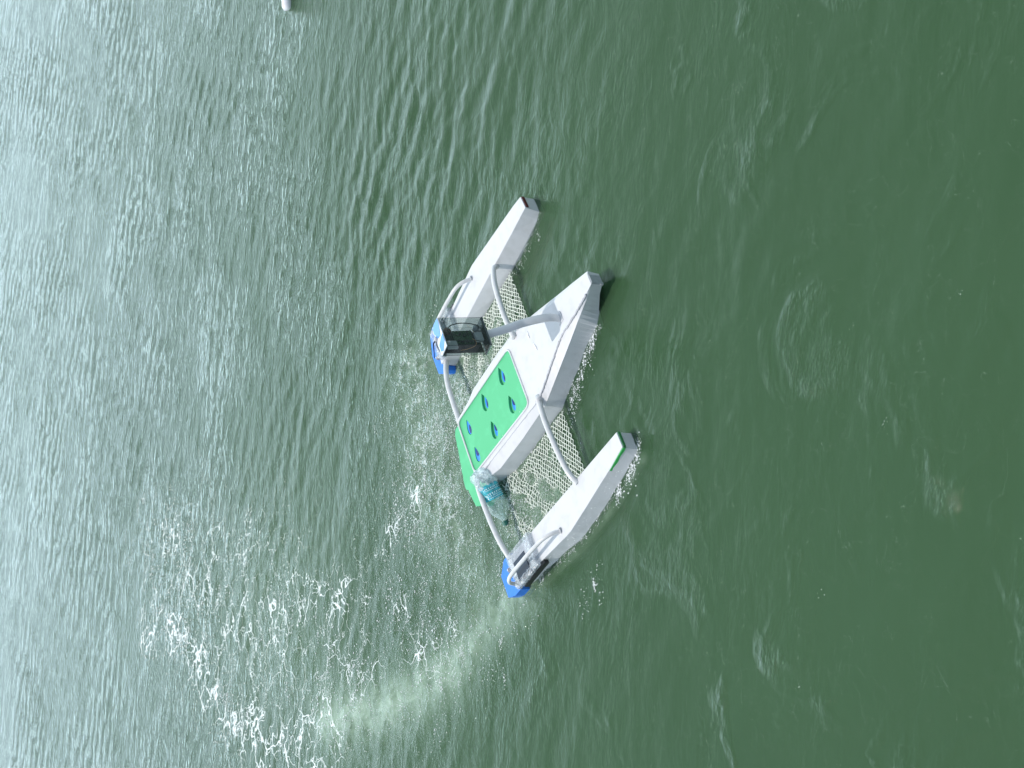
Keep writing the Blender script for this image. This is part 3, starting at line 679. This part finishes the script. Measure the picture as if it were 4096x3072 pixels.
mesh('label_print', *join(*pr), PRINT, lab)
mesh('bottle_cap', *tube([(0, 0, BL - .016), (0, 0, BL - .001), (0, 0, BL + .003)], [.0155, .0155, .0135], 22), CAPM, bottle)

# ------------------------------------------------------------------ ribbed float, mostly beyond the frame's edge
fc = Vector((1.955, 7.85, .012)); fd_ = Vector((.97, .22, 0)).normalized(); P = []; Rr = []
for i in range(60):
    t = i / 59; P.append(fc + fd_ * (t * .30)); rr = .0285 * min(1, math.sqrt(min(1, .62 + t * 9))) if t < .1 else .0285
    Rr.append(rr * (1 + (.045 * math.sin(i * 2.1) if t > .06 else 0)) * (1 + .12 * min(1, t * 3)))
fo_ = mesh('float_tube', *tube(P, Rr, 24), mat('float_white', (.80, .79, .80), .4, .12, 60), None, True)
tag(fo_, 'white ribbed float lying on the water, cut off by the photo edge', 'float')

# ------------------------------------------------------------------ froth: tiny bubbles and flecks round the boat, some white dots standing for sun sparkle
octv = np.array([(1, 0, 0), (0, 1, 0), (-1, 0, 0), (0, -1, 0), (0, 0, 1), (0, 0, -.4)], float)
octf = np.array([(0, 1, 4), (1, 2, 4), (2, 3, 4), (3, 0, 4), (1, 0, 5), (2, 1, 5), (3, 2, 5), (0, 3, 5)])
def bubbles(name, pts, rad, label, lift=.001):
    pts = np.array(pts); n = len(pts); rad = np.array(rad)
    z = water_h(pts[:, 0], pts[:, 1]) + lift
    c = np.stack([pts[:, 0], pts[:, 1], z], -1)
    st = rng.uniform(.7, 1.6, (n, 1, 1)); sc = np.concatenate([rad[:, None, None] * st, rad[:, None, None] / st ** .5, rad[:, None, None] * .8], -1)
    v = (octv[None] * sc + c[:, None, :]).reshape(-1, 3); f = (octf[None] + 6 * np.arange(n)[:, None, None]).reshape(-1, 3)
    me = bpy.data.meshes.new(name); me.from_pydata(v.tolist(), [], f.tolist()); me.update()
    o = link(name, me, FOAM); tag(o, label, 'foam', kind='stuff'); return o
def clump(n, gen, k=7, spread_=.03):
    o = []
    while len(o) < n:
        c = gen(); m_ = max(1, int(rng.exponential(k))); s_ = spread_ * rng.uniform(.3, 1.4); a_ = rng.uniform(-.5, .5) 
        e = rng.normal(0, 1, (m_, 2)) * np.array([s_ * 1.6, s_ * .6]); ca_, sa_ = math.cos(a_), math.sin(a_)
        for q in e: o.append((c[0] + q[0] * ca_ - q[1] * sa_, c[1] + q[0] * sa_ + q[1] * ca_))
    return o
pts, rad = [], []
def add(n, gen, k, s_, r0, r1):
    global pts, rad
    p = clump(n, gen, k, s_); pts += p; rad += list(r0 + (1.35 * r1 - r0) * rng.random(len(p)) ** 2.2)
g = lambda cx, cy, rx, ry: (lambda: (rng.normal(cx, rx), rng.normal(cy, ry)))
def along(P_, wd, xs_=None):
    P_ = [np.array(p) for p in P_]; Ls = np.array([np.linalg.norm(b - a) for a, b in zip(P_[:-1], P_[1:])]); cs = np.r_[0, np.cumsum(Ls)]
    def f():
        s = rng.random() * cs[-1]; i = min(len(Ls) - 1, np.searchsorted(cs, s) - 1 if s > 0 else 0); i = max(i, 0); t = (s - cs[i]) / Ls[i]
        q = P_[i] * (1 - t) + P_[i + 1] * t; return (q[0] + rng.normal(0, wd), q[1] + rng.normal(0, wd))
    return f
bw = lambda *L_: [tuple(BO + BX * x + BY * y) for x, y in L_]
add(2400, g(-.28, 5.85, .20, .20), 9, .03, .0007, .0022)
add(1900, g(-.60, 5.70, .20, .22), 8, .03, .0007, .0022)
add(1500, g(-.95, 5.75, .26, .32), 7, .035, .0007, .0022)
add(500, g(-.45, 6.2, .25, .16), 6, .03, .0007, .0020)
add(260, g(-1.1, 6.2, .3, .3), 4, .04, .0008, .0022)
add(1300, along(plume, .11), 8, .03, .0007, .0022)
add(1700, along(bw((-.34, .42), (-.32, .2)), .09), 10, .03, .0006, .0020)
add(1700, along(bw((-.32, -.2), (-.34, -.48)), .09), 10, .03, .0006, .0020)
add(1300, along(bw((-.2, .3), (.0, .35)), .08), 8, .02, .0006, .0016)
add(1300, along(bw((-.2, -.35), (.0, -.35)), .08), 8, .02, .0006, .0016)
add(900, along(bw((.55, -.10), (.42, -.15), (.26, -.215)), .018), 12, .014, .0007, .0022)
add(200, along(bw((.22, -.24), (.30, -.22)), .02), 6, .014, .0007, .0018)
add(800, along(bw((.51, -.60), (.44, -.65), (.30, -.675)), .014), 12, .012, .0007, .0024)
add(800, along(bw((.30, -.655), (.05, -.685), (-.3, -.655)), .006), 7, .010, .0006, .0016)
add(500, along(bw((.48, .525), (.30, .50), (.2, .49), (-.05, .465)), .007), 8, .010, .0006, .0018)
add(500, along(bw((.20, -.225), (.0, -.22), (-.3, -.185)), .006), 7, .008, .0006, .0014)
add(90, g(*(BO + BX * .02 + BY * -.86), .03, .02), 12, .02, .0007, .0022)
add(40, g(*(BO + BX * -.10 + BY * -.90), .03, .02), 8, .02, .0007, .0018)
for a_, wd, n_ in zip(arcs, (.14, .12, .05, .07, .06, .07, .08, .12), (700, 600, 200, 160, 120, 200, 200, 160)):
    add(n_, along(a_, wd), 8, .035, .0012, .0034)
for c in ((.35, 2.95), (.25, 3.35), (-.05, 3.2), (-.55, 3.4), (-.5, 3.9), (-.85, 3.5)): add(3, g(c[0], c[1], .01, .01), 3, .008, .0006, .0012)  # white dots painted in for sun glints on the near water
bubbles('foam_and_glint_dots', pts, rad, 'white froth and bubbles churned up around and behind the boat, with white dots for sun glints')
